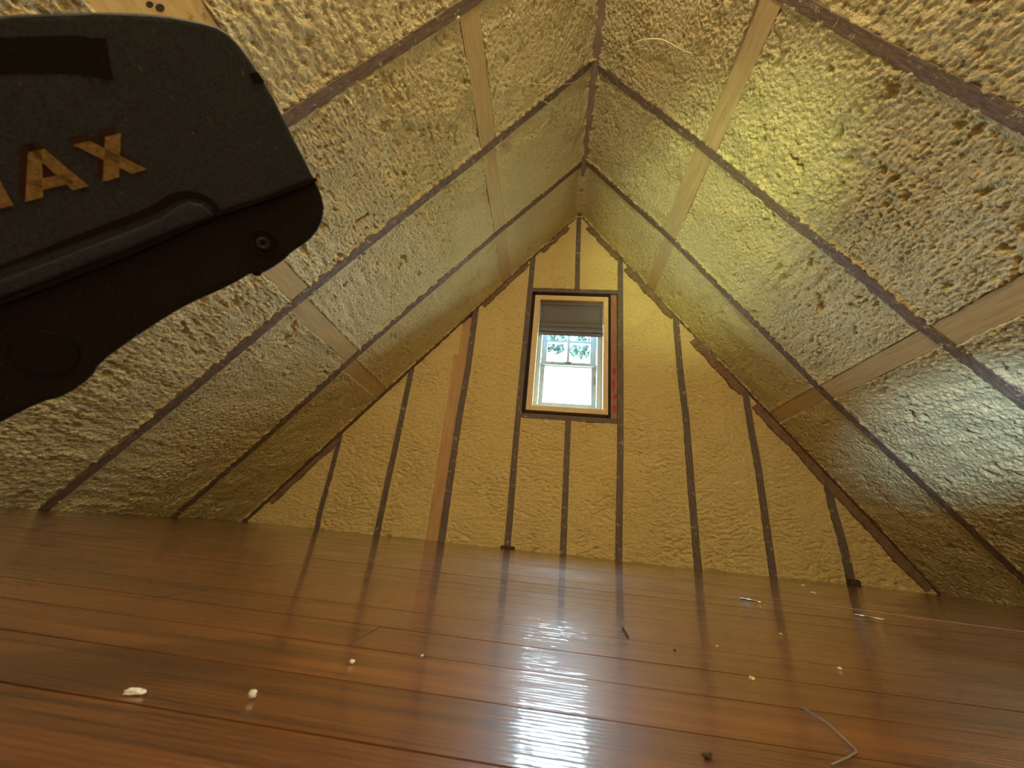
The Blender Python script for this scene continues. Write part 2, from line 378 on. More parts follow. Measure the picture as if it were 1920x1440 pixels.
# flat two by fours between the rafters: (side, bay, z0, z1)
BL = {'L': {0: [(1.900, 1.975), (0.885, 0.958)], 1: [(1.902, 1.978), (0.925, 0.998)], 2: [(1.905, 1.985), (0.955, 1.030)], 3: [(1.09, 1.262)]},
      'R': {0: [(1.868, 1.935), (0.895, 0.960)], 1: [(1.872, 1.960), (0.888, 0.955)], 2: [(1.862, 1.935), (0.872, 0.952)], 3: []}}
for side in 'LR':
    for bay, rows in BL[side].items():
        for z0, z1 in rows:
            nseg = 4
            ya0 = float(ry(side, bay+1, z0))+RW/2; yb0 = float(ry(side, bay, z0))-RW/2
            ya1 = float(ry(side, bay+1, z1))+RW/2; yb1 = float(ry(side, bay, z1))-RW/2
            off = -0.004 if bay else -0.006
            rings = []
            for k in range(nseg+1):
                f = k/nseg; p = [slope(side, z0, ya0+(yb0-ya0)*f, off), slope(side, z1, ya1+(yb1-ya1)*f, off),
                                 slope(side, z1, ya1+(yb1-ya1)*f, off-0.038), slope(side, z0, ya0+(yb0-ya0)*f, off-0.038)]
                rings.append(p)
            bo = sweep('blocking', rings, M_WIDE if bay == 3 else M_PINEY, ceil)
            if bay == 3:
                bo['label'] = 'wide pale yellow board with two dark knots'
                for kz, ky, kr in ((1.175, 0.440, 0.0055), (1.187, 0.452, 0.0070)):
                    c_ = slope('L', kz, ky, off+0.0006); tdir = Vector((-XL, 0, H)).normalized()
                    bm = bmesh.new(); vs = [bm.verts.new(c_+tdir*(kr*1.5*math.cos(a))+Vector((0, 1, 0))*(kr*math.sin(a))) for a in [2*math.pi*i/14 for i in range(14)]]
                    bm.faces.new(vs); me = bpy.data.meshes.new('knot'); bm.to_mesh(me); bm.free(); link('knot', me, M_BARK, bo)
# knots in the wide board by the tool
SL = math.hypot(XL, H)
def roof_panel(side, bay, res, seed, style):
    i0, i1 = bay+1, bay                       # nearer rafter, farther rafter
    xe = XL if side == 'L' else XR
    Ls = math.hypot(xe, H); nz = int(Ls/res); z = np.linspace(-0.02, 2.612, nz)
    ya = ry(side, i0, z)+RW/2; yb = ry(side, i1, z)-RW/2
    ov = 0.014
    nv = int((0.6)/res); t = np.linspace(0, 1, nv)
    Z, T = np.meshgrid(z, t, indexing='ij')
    Y = (ya-ov)[:, None]+T*((yb-ya)+2*ov)[:, None]
    if bay == 0: Y = (ya-ov)[:, None]+T*((yb-ya)+ov)[:, None]   # ends under the gable rafter
    U = Z/H*Ls; V = Y
    su, sv, amp, coarse = style
    h = popcorn(U, V, seed, su, sv, amp, coarse)
    base = -0.008
    # fade relief with rafters' edges, ragged line over the wood
    d = np.minimum(Y-ya[:, None], yb[:, None]-Y)
    k = sstep(0.0, 0.022, d)
    if bay == 0: k = sstep(0.0, 0.03, Y-ya[:, None])*sstep(-0.002, 0.012, yb[:, None]-Y)
    edge = -0.0035+0.008*perlin(U*38, V*38, seed+20)+0.004*perlin(U*110, V*110, seed+21)
    edge -= 0.010*sstep(-0.002, -0.012, d)
    hh = edge*(1-k)+(base+h)*k
    # at the ridge the two slopes run into one another
    rim = sstep(0.075, 0.0, (H-Z)*Ls/H)
    rim2 = sstep(0.055, 0.0, (H-Z)*Ls/H)
    if bay == 0: hh += 0.034*rim2*(1+0.3*perlin(U*0+V*9, V*9, 77))*sstep(1.99, 2.13, Y)+0.006*rim*(1+perlin(V*25, U*25, 79))
    else: hh += 0.013*rim+0.014*rim*perlin(V*16+3, U*16, 78+(side == 'R'))+0.008*rim*perlin(V*70+3, U*70, 81+(side == 'R'))
    for z0, z1 in BL[side].get(bay, []):
        w = 0.004*perlin(U*30, V*30, seed+31)+0.0025*perlin(U*90, V*90, seed+32)
        din = np.minimum(U-z0/H*Ls, z1/H*Ls-U)+w     # >0 inside
        kk = sstep(-0.004, 0.006, din)
        hh = hh*(1-kk)+(-0.024)*kk
        near = sstep(-0.03, -0.004, din)*(1-kk)
        hh += near*0.004
    for (pz, py, pr, pd) in PITS.get(side, []):
        rr = np.sqrt(((Z-pz)*Ls/H)**2+((Y-py)*0.8)**2)+0.008*perlin(U*50, V*50, 5)
        hh -= pd*sstep(pr, pr*0.4, rr)
    n = NL if side == 'L' else NR
    X = xe*(1-Z/H)
    P = np.stack([X+n.x*hh, Y, Z+n.z*hh], -1)
    o = link('foam_panel', grid_mesh('foam_panel', P), M_FOAM, ceil)
    return o
PITS = {'R': [(0.367, 2.118, 0.022, 0.022), (0.258, 1.877, 0.016, 0.018), (1.528, 1.023, 0.05, 0.010), (1.45, 1.07, 0.03, 0.014), (1.02, 1.22, 0.02, 0.014), (1.19, 1.62, 0.028, 0.014)],
        'L': [(1.62, 1.05, 0.03, 0.014), (0.97, 1.12, 0.022, 0.014), (1.40, 1.60, 0.02, 0.012)]}
STY = {'L': [(1.0, 0.9, 0.95, 1.0), (1.1, 0.8, 1.1, 1.0), (1.15, 0.65, 1.15, 1.0), (1.2, 0.6, 1.25, 1.1)],
       'R': [(1.0, 0.8, 0.95, 1.0), (1.0, 0.75, 1.35, 1.0), (1.0, 0.75, 1.45, 1.1), (1.25, 0.6, 1.3, 1.2)]}
for side in 'LR':
    for bay in range(4):
        roof_panel(side, bay, (0.0050, 0.0046, 0.0042, 0.0055)[bay], 100+bay*37+(500 if side == 'R' else 0), STY[side][bay])
    for bay in (4, 5):
        roof_panel(side, bay, 0.02, 300+bay, (1, 1, 1, 1))
    # last bay to the near gable
    n = NL if side == 'L' else NR
    a = [slope(side, z, y, -0.006) for z, y in ((-0.02, -1.02), (2.6, -1.02), (2.6, YN), (-0.02, YN))]
    b_ = [p-n*0.05 for p in a]
    sweep('foam_panel', [a, b_], M_FOAM, ceil)

# ------------------------------------------------------------------ far gable wall
def wall_slab(name, y0, y1, hole=None):
    bm = bmesh.new(); e = 0.16
    out = [(XL-e, -0.06), (XR+e, -0.06), (0, H+e*1.2)]
    if not hole:
        rings = [[Vector((x, y, z)) for x, z in out] for y in (y0, y1)]
        o = sweep(name, rings, M_SHEATH); bm.free(); return o
    x0, x1, z0, z1 = hole
    def zt(x): return (H+e*1.2)*(1-(x/(XL-e) if x < 0 else x/(XR+e)))-0.06*0
    polys = [[(XL-e, -0.06), (x0, -0.06), (x0, zt(x0))], [(x1, -0.06), (XR+e, -0.06), (x1, zt(x1))],
             [(x0, -0.06), (x1, -0.06), (x1, z0), (x0, z0)], [(x0, z1), (x1, z1), (x1, zt(x1)), (0, H+e*1.2), (x0, zt(x0))]]
    for p in polys:
        A = [bm.verts.new((x, y0, z)) for x, z in p]; B = [bm.verts.new((x, y1, z)) for x, z in p]
        bm.faces.new(A); bm.faces.new(B[::-1])
        for i in range(len(p)): bm.faces.new((A[i], B[i], B[(i+1) % len(p)], A[(i+1) % len(p)]))
    bmesh.ops.recalc_face_normals(bm, faces=bm.faces[:])
    me = bpy.data.meshes.new(name); bm.to_mesh(me); bm.free(); return link(name, me, M_SHEATH)
wf = wall_slab('wall_far', 2.595, 2.64, (-0.262, 0.205, 0.905, 1.775)); tag(wf, kind='structure')
wn = wall_slab('wall_near', YN-0.05, YN); wn.data.materials.clear(); wn.data.materials.append(M_FOAMW); tag(wn, kind='structure')
def rz(x): return H*(1-(x/XL if x < 0 else x/XR))
STUD = [  # list of (z, x) polylines
 [(0, -1.574), (0.10, -1.583), (0.38, -1.579), (0.60, -1.582)],
 [(0, -1.175), (0.24, -1.176), (0.6, -1.172), (1.13, -1.172)],
 [(0, -0.760), (0.27, -0.762), (0.77, -0.765), (1.14, -0.755), (1.65, -0.760)],
 [(0, -0.352), (0.25, -0.354), (0.71, -0.360), (2.1, -0.356)],
 [(0, -0.019), (0.84, -0.021)],
 [(0, 0.303), (0.17, 0.307), (0.70, 0.320), (1.28, 0.326), (2.16, 0.333)],
 [(0, 0.746), (0.35, 0.742), (0.91, 0.742), (1.23, 0.726), (1.64, 0.723)],
 [(0, 1.148), (0.39, 1.148), (0.65, 1.148), (0.82, 1.139), (1.1, 1.134)],
 [(0, 1.551), (0.21, 1.547), (0.42, 1.530), (0.62, 1.532)]]
SW = [0.030, 0.038, 0.044, 0.040, 0.038, 0.040, 0.042, 0.040, 0.044]
UP4 = [(1.845, 0.006), (2.15, 0.001), (2.52, -0.001)]
def sx(i, z):
    t = STUD[i]; return np.interp(z, [a for a, b in t], [b for a, b in t])
def stud(pts, z0, z1, w, m, y0=2.5, dep=0.09):
    rings = []
    for z in np.linspace(z0, z1, 14):
        x = float(np.interp(z, [a for a, b in pts], [b for a, b in pts])); 
        rings.append([Vector((x-w/2, y0, z)), Vector((x+w/2, y0, z)), Vector((x+w/2, y0+dep, z)), Vector((x-w/2, y0+dep, z))])
    o = sweep('stud', rings, m, wf); return o
for i, t in enumerate(STUD):
    top = 0.826 if i == 4 else rz(t[-1][1])+0.02
    stud(t, -0.01, top, SW[i], M_STUD, 2.493)
stud(UP4, 1.872, 2.60, 0.038, M_STUD, 2.493)
# framing round the window opening
box('header', -0.336, 0.313, 2.497, 2.59, 1.848, 1.884, M_STUD, wf, 0.002)
box('rough_sill', -0.338, 0.305, 2.497, 2.59, 0.826, 0.860, M_STUD, wf, 0.002)
box('jack_stud', -0.338, -0.312, 2.545, 2.59, 0.860, 1.848, M_DARK, wf)  # fills the gap left of the jamb, its shade painted in
js = box('jack_stud', 0.262, 0.306, 2.512, 2.59, 0.860, 1.848, M_PINEZ, wf); js['label'] = 'reddish jack stud with red stamped marks'
M_JACK = wood_mat('reddish_pine', (0.27, 0.115, 0.065), (0.38, 0.175, 0.10), None, (10, 10, 0.8), 9, 0.6)
js.data.materials.clear(); js.data.materials.append(M_JACK)
box('gap_shade_strip', 0.238, 0.262, 2.530, 2.59, 0.870, 1.840, M_DARK, wf)  # near-black filler, painted as the shade right of the jamb
for za, zb, xa, xb in ((1.185, 1.235, 0.272, 0.300), (1.06, 1.15, 0.270, 0.290), (1.005, 1.035, 0.276, 0.304), (0.905, 0.965, 0.274, 0.296)):
    bm = bmesh.new(); c = []
    for k in range(14):
        a = 2*math.pi*k/14; c.append(Vector(((xa+xb)/2+(xb-xa)/2*math.cos(a)*(1+0.25*math.sin(3*a)), 2.5112, (za+zb)/2+(zb-za)/2*math.sin(a))))
    inner = [Vector(((p.x-(xa+xb)/2)*0.12+(xa+xb)/2, 2.5112, (p.z-(za+zb)/2)*0.25+(za+zb)/2)) for p in c]
    A = [bm.verts.new(p) for p in c]; B = [bm.verts.new(p) for p in inner]
    for k in range(14): bm.faces.new((A[k], A[(k+1) % 14], B[(k+1) % 14], B[k]))
    me = bpy.data.meshes.new('red_stamp'); bm.to_mesh(me); bm.free()
    o = link('red_stamp', me, M_RED, js)
# pale flat board nailed beside the third stud
o = sweep('flat_board', [[Vector((x0, 2.508, z)), Vector((x1, 2.508, z)), Vector((x1, 2.546, z)), Vector((x0, 2.546, z))] for z, x0, x1 in ((-0.01, -0.871, -0.782), (1.275, -0.884, -0.778))], M_PINEZ, wf); o['label'] = 'pale new board'
o = sweep('flat_board', [[Vector((x0, 2.512, z)), Vector((x1, 2.512, z)), Vector((x1, 2.546, z)), Vector((x0, 2.546, z))] for z, x0, x1 in ((1.275, -0.858, -0.778), (1.60, -0.862, -0.776))], M_PINEZ, wf); o['label'] = 'pale new board'
# plate strips under the gable rafter
def strip(x0, x1, w, off=0.0):
    s = 'L' if x0 < 0 else 'R'; rings = []
    n = NL if s == 'L' else NR
    for f in np.linspace(0, 1, 8):
        x = x0+(x1-x0)*f; z = rz(x); a = Vector((x, 2.490, z))+n*off; b = a+n*(w*(1+0.15*math.sin(f*17)))
        rings.append([a, b, b+Vector((0, 0.04, 0)), a+Vector((0, 0.04, 0))])
    sweep('plate_strip', rings, M_BROWN, wf)
strip(0.09, 0.33, 0.040); strip(0.395, 0.72, 0.045); strip(0.85, 1.14, 0.055); strip(-0.30, -0.10, 0.035); strip(-0.72, -0.40, 0.030); strip(1.2, 1.95, 0.05); strip(-1.95, -1.60, 0.035)

def wall_panel(a, b, z0, z1, seed, res=0.0052, roof=True, floor_=True, w1=None):
    """foam between stud a and stud b; a and b give x as function of z"""
    nz = int((z1-z0)/res); nx = int(0.44/res)
    z = np.linspace(z0, z1, nz); t = np.linspace(0, 1, nx); Z, T = np.meshgrid(z, t, indexing='ij')
    xa = a(z); xb = b(z); ov = 0.010
    X = (xa-ov)[:, None]+T*(xb-xa+2*ov)[:, None]
    wz = 0.02*perlin(X*5, Z*9, seed)+0.008*perlin(X*16, Z*24, seed+1)
    wr = perlin(X*10+3*wz, (Z+wz)*34, seed+2)           # horizontal wrinkles
    wr = 1-np.abs(wr)*2.2; wr2 = perlin(X*30, Z*75+wz*60, seed+3)
    reg = sstep(-0.3, 0.35, fbm(X*3, Z*3, 60, 3))
    h = -0.0080*np.clip(wr, 0, 1)**3*(0.6+reg)+0.0045*wr2*(0.6+reg)+0.0060*fbm(X*9, Z*9, seed+4, 3)+0.0030*fbm(X*90, Z*90, seed+6, 2)
    d = np.minimum(X-xa[:, None], xb[:, None]-X)
    k = sstep(0.0, 0.020, d)
    edge = -0.003+0.0055*perlin(X*45, Z*45, seed+7)+0.002*perlin(X*120, Z*120, seed+8)-0.012*sstep(-0.001, -0.009, d)
    hh = edge*(1-k)+(-0.003+h)*k
    for px, pz, pr, pd in ((0.175, 0.050, 0.014, 0.02), (1.72, 0.03, 0.02, 0.015), (1.80, 0.02, 0.02, 0.015), (-1.10, 0.09, 0.010, 0.012)):
        rr = np.sqrt(((X-px)*0.6)**2+(Z-pz)**2); hh -= pd*sstep(pr, pr*0.4, rr)
    keep = None
    if roof:
        rr = H*(1-np.where(X < 0, X/XL, X/XR)); keep = Z < rr+0.03
    P = np.stack([X, 2.4955-hh, Z], -1)
    link('foam_panel', grid_mesh('foam_panel', P, keep), M_FOAMW, wf)
cst = lambda v: (lambda z: np.full_like(z, v))
edgeR = lambda i: (lambda z: sx(i, z)+SW[i]/2)
edgeL = lambda i: (lambda z: sx(i, z)-SW[i]/2)
wall_panel(cst(-2.06), edgeL(0), -0.01, 0.64, 201)
wall_panel(edgeR(0), edgeL(1), -0.01, 1.15, 202)
wall_panel(edgeR(1), lambda z: np.where(z < 1.275, -0.871-0.010*z, -0.858), -0.01, 1.62, 203)
wall_panel(edgeR(2), edgeL(3), -0.01, 2.19, 204)
wall_panel(edgeR(3), edgeL(4), -0.01, 0.826, 205, roof=False)
wall_panel(edgeR(4), edgeL(5), -0.01, 0.826, 206, roof=False)
u4 = lambda z: np.interp(z, [a for a, b in UP4], [b for a, b in UP4])
wall_panel(edgeR(3), lambda z: u4(z)-0.019, 1.884, 2.62, 207)
wall_panel(lambda z: u4(z)+0.019, edgeL(5), 1.884, 2.62, 208)
wall_panel(edgeR(5), edgeL(6), -0.01, 2.21, 209)
wall_panel(edgeR(6), edgeL(7), -0.01, 1.68, 210)
wall_panel(edgeR(7), edgeL(8), -0.01, 1.14, 211)
wall_panel(edgeR(8), cst(1.98), -0.01, 0.60, 212)
# brown scrap of plate at the foot of a stud
box('sole_scrap', -0.392, -0.305, 2.480, 2.53, -0.005, 0.016, M_BARK, wf, 0.004)
box('sole_scrap', 1.525, 1.585, 2.470, 2.53, -0.005, 0.030, M_BARK, wf, 0.006)

# ------------------------------------------------------------------ window
win = empty('window_1', (-0.03, 2.55, 0.88)); tag(win, kind='structure')
def wbox(name, x0, x1, y0, y1, z0, z1, m, par=None, bev=0.0015):
    p = par or win
    o = box(name, x0, x1, y0, y1, z0, z1, m, None, bev); o.parent = p
    # keep world coordinates although the parent is moved
    off = Vector((0, 0, 0)); q = p
    while q: off += q.location; q = q.parent
    o.location = -off if par is None else Vector((0, 0, 0))
    return o
# pine jamb ring
wbox('jamb', -0.311, -0.270, 2.488, 2.575, 0.881, 1.812, M_PALE)
wbox('jamb', 0.205, 0.240, 2.488, 2.575, 0.881, 1.812, M_PALE)
wbox('head_jamb', -0.270, 0.205, 2.488, 2.575, 1.772, 1.812, M_PALE)
wbox('sill_jamb', -0.270, 0.205, 2.488, 2.575, 0.881, 0.916, M_PALE)
# white vinyl frame lining the opening
wbox('frame_stile', -0.270, -0.240, 2.540, 2.66, 0.916, 1.772, M_VINYL); wbox('frame_stile', 0.170, 0.205, 2.540, 2.66, 0.916, 1.772, M_VINYL)
wbox('frame_head', -0.240, 0.170, 2.56, 2.66, 1.745, 1.772, M_VINYL); wbox('frame_sill', -0.240, 0.170, 2.540, 2.66, 0.916, 0.945, M_VINYL)
def sash(x0, x1, z0, z1, y, st, rl_b, rl_t):
    f = wbox('sash', x0, x0+st, y, y+0.03, z0, z1, M_VINYL)
    wbox('sash_stile', x1-st, x1, y, y+0.03, z0, z1, M_VINYL, f); wbox('sash_rail', x0+st, x1-st, y, y+0.03, z0, z0+rl_b, M_VINYL, f)
    wbox('sash_rail', x0+st, x1-st, y, y+0.03, z1-rl_t, z1, M_VINYL, f)
    wbox('pane', x0+st-0.002, x1-st+0.002, y+0.012, y+0.016, z0+rl_b-0.002, z1-rl_t+0.002, M_GLASS, f, 0)
    return f
s1 = sash(-0.238, 0.168, 1.258, 1.743, 2.612, 0.042, 0.055, 0.04)
wbox('muntin', -0.047, -0.026, 2.614, 2.638, 1.313, 1.703, M_VINYL, s1); wbox('muntin', -0.196, 0.126, 2.615, 2.637, 1.474, 1.493, M_VINYL, s1)
s2 = sash(-0.238, 0.168, 0.947, 1.285, 2.578, 0.034, 0.028, 0.030)
wbox('sash_lift', -0.238, 0.168, 2.560, 2.578, 1.262, 1.276, M_VINYL, s2)
wbox('sash_lock', -0.060, -0.010, 2.566, 2.590, 1.285, 1.295, M_VINYL, s2)
wbox('tilt_latch', 0.150, 0.166, 2.568, 2.58, 1.13, 1.19, plain('grey_latch', (0.25, 0.27, 0.30), 0.5), s2)

# woven shade
sh = empty('roman_shade', (-0.03, 2.515, 1.50)); tag(sh, 'grey woven roman shade half lowered in the top of the gable window', 'shade')
def sheet(name, prof, x0, x1, m, parent, off, th=0.002):
    rings = []
    nx = 16
    P = [Vector((0, y, z)) for y, z in prof]
    F = []
    for i, p in enumerate(P):
        d = (P[min(i+1, len(P)-1)]-P[max(i-1, 0)]).normalized(); nrm = Vector((0, d.z, -d.y)); F.append(p+nrm*th)
    loop = P+F[::-1]
    for k in range(nx+1):
        x = x0+(x1-x0)*k/nx
        rings.append([Vector((x, q.y, q.z))-off for q in loop])
    o = sweep(name, rings, m, parent); o.data.shade_smooth(); return o
off = Vector(sh.location)
sheet('shade_panel', [(2.532, 1.765), (2.531, 1.70), (2.528, 1.64), (2.524, 1.585)], -0.263, 0.200, M_SHADE, sh, off)
sheet('shade_fold', [(2.526, 1.590), (2.510, 1.578), (2.503, 1.560), (2.508, 1.545), (2.524, 1.552)], -0.264, 0.201, M_SHADE, sh, off)
sheet('shade_fold', [(2.524, 1.556), (2.508, 1.541), (2.502, 1.525), (2.508, 1.513), (2.524, 1.522)], -0.266, 0.202, M_SHADE, sh, off)
sheet('shade_hem', [(2.524, 1.525), (2.519, 1.505), (2.517, 1.480)], -0.264, 0.203, M_SHADE, sh, off)
o = box('head_rail', -0.262, 0.199, 2.524, 2.552, 1.752, 1.7715, M_SHADE, None, 0.002); o.parent = sh; o.location = -off

# ------------------------------------------------------------------ outside
gr = box('ground', -40, 40, 4, 70, -3.3, -3.2, M_GRASS); tag(gr, kind='structure')
def tree(x, y, zc, r, seed, label, n=900, s=0.16):
    t = empty('leafy_tree', (x, y, -3.2)); tag(t, label, 'tree')
    tube('trunk', [Vector((0, 0, 0)), Vector((0.1, 0, (zc+3.2)*0.5)), Vector((0, 0, zc+3.2))], lambda f: 0.22-0.12*f, M_TRUNK, t)
    rg = np.random.RandomState(seed); bm = bmesh.new()
    for k in range(n):
        d = rg.normal(size=3); d /= np.linalg.norm(d); p = Vector(d*r*rg.uniform(0.35, 1.0)**0.5*np.array([1, 1, 0.85]))+Vector((0, 0, zc+3.2))
        a = Vector(rg.normal(size=3)).normalized(); b = a.orthogonal().normalized()
        sz = s*rg.uniform(0.6, 1.3)
        bm.faces.new([bm.verts.new(p+q) for q in (a*sz, b*sz*0.5, -a*sz, -b*sz*0.5)])
    me = bpy.data.meshes.new('crown'); bm.to_mesh(me); bm.free(); o = link('crown', me, M_LEAF, t); o['kind'] = 'stuff'
tree(-0.35, 16, 9.1, 1.15, 1, 'green leafy tree outside, seen through the upper left pane', 1300, 0.20)
tree(1.75, 24, 12.9, 1.25, 2, 'further green tree outside, seen through the upper right pane', 800, 0.26)

# ------------------------------------------------------------------ power nailer in the upper left foreground
O = Vector((-0.310, 0.120, 0.201)); n_ = Vector((0.733, -0.479, -0.484)).normalized()
ex = Vector((0, 0, 1)).cross(n_).normalized(); ey = n_.cross(ex)
M4 = Matrix((ex, ey, n_)).transposed().to_4x4(); M4.translation = O
tool = empty('nail_gun'); tool.matrix_world = M4
tag(tool, 'dark blue-grey and black cordless nail gun with worn yellow lettering, close at upper left', 'power tool')
def plate(name, pts, z0, z1, m, bev=0.0, parent=tool, seg=3, sub=None):
    bm = bmesh.new()
    A = [bm.verts.new((x, y, z0)) for x, y in pts]; B = [bm.verts.new((x, y, z1)) for x, y in pts]; k = len(pts)
    fa = bm.faces.new(A); fb = bm.faces.new(B)
    for i in range(k): bm.faces.new((A[i], A[(i+1) % k], B[(i+1) % k], B[i]))
    bmesh.ops.recalc_face_normals(bm, faces=bm.faces[:])
    bm.edges.ensure_lookup_table()
    if bev:
        fb = [f for f in bm.faces if all(abs(v.co.z-z1) < 1e-6 for v in f.verts)][0]
        bmesh.ops.bevel(bm, geom=list(fb.edges), offset=bev, segments=seg, profile=0.6, affect='EDGES', clamp_overlap=True)
    me = bpy.data.meshes.new(name); bm.to_mesh(me); bm.free(); o = link(name, me, m, parent)
    for p in me.polygons: p.use_smooth = False
    return o
def smoothpts(P, it=2):
    for _ in range(it):
        Q = [P[0]]
        for a, b in zip(P[:-1], P[1:]):
            Q += [(a[0]*.75+b[0]*.25, a[1]*.75+b[1]*.25), (a[0]*.25+b[0]*.75, a[1]*.25+b[1]*.75)]
        Q.append(P[-1]); P = Q
    return P
top = [(-0.110, -0.060), (-0.0767, -0.0064), (-0.0688, 0.0164), (-0.0581, 0.0354), (-0.0463, 0.0503), (-0.0393, 0.0592), (-0.0278, 0.0718), (-0.0183, 0.0800), (-0.0114, 0.0846), (-0.0036, 0.0838), (0.0107, 0.0774), (0.0234, 0.0688), (0.0423, 0.0562)]
nose = [(0.0447, 0.0551), (0.0505, 0.0512), (0.0555, 0.0450), (0.0580, 0.0353), (0.0564, 0.0248), (0.0515, 0.0146), (0.0505, 0.0093), (0.0460, -0.0009), (0.0434, -0.0039), (0.0409, -0.0042), (0.0349, -0.0165), (0.0236, -0.0339), (0.0178, -0.0460), (0.0115, -0.0607), (0.0064, -0.0744), (0.0066, -0.0811), (0.0025, -0.0922), (-0.0041, -0.0985), (-0.0112, -0.1103), (-0.0236, -0.1358), (-0.0352, -0.1563)]
seam = [(0.0447, 0.0551), (0.0308, 0.0328), (0.0160, 0.0116), (0.0041, -0.0105), (-0.0071, -0.0296), (-0.0271, -0.0610), (-0.0510, -0.0992), (-0.085, -0.150)]
plate('housing', smoothpts(top, 1)+seam, -0.034, 0.004, M_HOUS, 0.007)
plate('lower_guard', smoothpts(nose, 1)+[(-0.075, -0.170)]+[(x+0.0006, y-0.0006) for x, y in seam[::-1][1:-1]], -0.032, 0.0015, M_RUB, 0.005)
# seam line, raised rib under the groove
def ribbon(name, pts, w, z0, z1, m, bev=0.0, parent=tool):
    P = [Vector((x, y)) for x, y in pts]; L_, R_ = [], []
    for i, p in enumerate(P):
        d = (P[min(i+1, len(P)-1)]-P[max(i-1, 0)]).normalized(); q = Vector((-d.y, d.x))
        ww = w[i] if isinstance(w, list) else w
        L_.append(p+q*ww/2); R_.append(p-q*ww/2)
    return plate(name, [(v.x, v.y) for v in L_+R_[::-1]], z0, z1, m, bev, parent, 2)
ribbon('seam_line', seam[:-1], 0.0016, 0.0, 0.0052, M_BLACK)
groove = smoothpts([(0.0185, 0.0115), (0.0150, 0.0152), (0.0108, 0.0164), (0.0043, 0.0141), (0.0003, 0.0081), (-0.0021, 0.0006), (-0.0121, -0.0158), (-0.0222, -0.0325), (-0.0313, -0.0478), (-0.0477, -0.0737)], 2)
ribbon('groove', groove, [0.0012+0.0020*math.sin(math.pi*min(1, i/(len(groove)-1)*1.2)) for i in range(len(groove))], 0.002, 0.0044, M_BLACK)
plate('raised_rib', [(0.0160, 0.0112), (0.0105, 0.0128), (0.0058, 0.0110), (0.0030, 0.0055), (0.0006, -0.0020), (-0.0095, -0.0190), (-0.0195, -0.0355), (-0.0290, -0.0510), (-0.0455, -0.0770), (-0.0440, -0.0850), (-0.0250, -0.0550), (-0.0050, -0.0225), (0.0055, -0.0050)], 0.0, 0.0062, M_HOUS, 0.0018)
# recessed panel near the top
plate('recess_panel', [(-0.0315, 0.0399), (-0.0364, 0.0492), (-0.0420, 0.0451), (-0.0558, 0.0282), (-0.0637, 0.0170), (-0.074, -0.004), (-0.070, -0.010), (-0.0601, 0.0051), (-0.0500, 0.0200), (-0.0380, 0.0330)], 0.002, 0.0043, plain('recess_dark', (0.011, 0.012, 0.014), 0.7, 0.2, nz=0.4, nscale=900), 0.0)
plate('recess_edge', [(-0.0300, 0.0385), (-0.0362, 0.0502), (-0.0385, 0.0480), (-0.0345, 0.0395), (-0.0370, 0.0335)], 0.002, 0.0047, M_BLACK)
plate('edge_notch', [(0.0085, 0.0780), (0.0050, 0.0792), (0.0030, 0.0765), (0.0060, 0.0745)], 0.0, 0.0046, M_BLACK)
def ring(name, cx, cy, r0, r1, z0, z1, m, parent=tool, n=32):
    bm = bmesh.new(); A = []
    for r, z in ((r1, z0), (r1, z1), (r0, z1), (r0, z0)):
        A.append([bm.verts.new((cx+r*math.cos(2*math.pi*k/n), cy+r*math.sin(2*math.pi*k/n), z)) for k in range(n)])
    for a, b in zip(A, A[1:]+A[:1]):
        for k in range(n): bm.faces.new((a[k], a[(k+1) % n], b[(k+1) % n], b[k]))
    bmesh.ops.recalc_face_normals(bm, faces=bm.faces[:]); me = bpy.data.meshes.new(name); bm.to_mesh(me); bm.free(); return link(name, me, m, parent, True)
def disc(name, cx, cy, r, z0, z1, m, parent=tool, n=28, bev=0.0):
    return plate(name, [(cx+r*math.cos(2*math.pi*k/n), cy+r*math.sin(2*math.pi*k/n)) for k in range(n)], z0, z1, m, bev, parent)
sr = disc('screw_recess', 0.0382, 0.0118, 0.0062, 0.0, 0.0021, M_BLACK)
ring('recess_rim', 0.0382, 0.0118, 0.0058, 0.0066, 0.0, 0.0026, M_RUB, sr)
sb = plain('dark_steel', (0.05, 0.045, 0.04), 0.45, metal=0.5)
ring('screw_head', 0.0380, 0.0110, 0.0012, 0.0031, 0.0, 0.0034, sb, sr); disc('screw_socket', 0.0380, 0.0110, 0.0012, 0.0, 0.0029, M_BLACK, sr)
disc('guard_boss', -0.0097, -0.0761, 0.0100, 0.0, 0.0024, M_BLACK, bev=0.0006)
disc('hinge_pin', 0.0418, -0.0035, 0.0026, -0.020, 0.0004, M_BLACK)
# worn lettering: parallelogram basis
def glyph(name, polys, o_, w_, h_, m, z=0.0046, parent=None, holes=None):
    bm = bmesh.new()
    def P(u, v, zz): return (o_[0]+w_[0]*u+h_[0]*v, o_[1]+w_[1]*u+h_[1]*v, zz)
    for pl in polys:
        A = [bm.verts.new(P(u, v, z)) for u, v in pl]; B = [bm.verts.new(P(u, v, z-0.0012)) for u, v in pl]
        bm.faces.new(A); bm.faces.new(B[::-1])
        for i in range(len(pl)): bm.faces.new((A[i], B[i], B[(i+1) % len(pl)], A[(i+1) % len(pl)]))
    bmesh.ops.recalc_face_normals(bm, faces=bm.faces[:]); me = bpy.data.meshes.new(name); bm.to_mesh(me); bm.free(); return link(name, me, m, parent or tool)
gX = [[(0, 0), (0.36, 0), (1.0, 1), (0.66, 1)], [(0.64, 0), (1.0, 0), (0.34, 1), (0.0, 1)]]
gA = [[(0, 0), (0.27, 0), (0.58, 1), (0.38, 1)], [(0.73, 0), (1.0, 0), (0.62, 1), (0.42, 1)], [(0.17, 0.16), (0.83, 0.16), (0.74, 0.40), (0.26, 0.40)]]
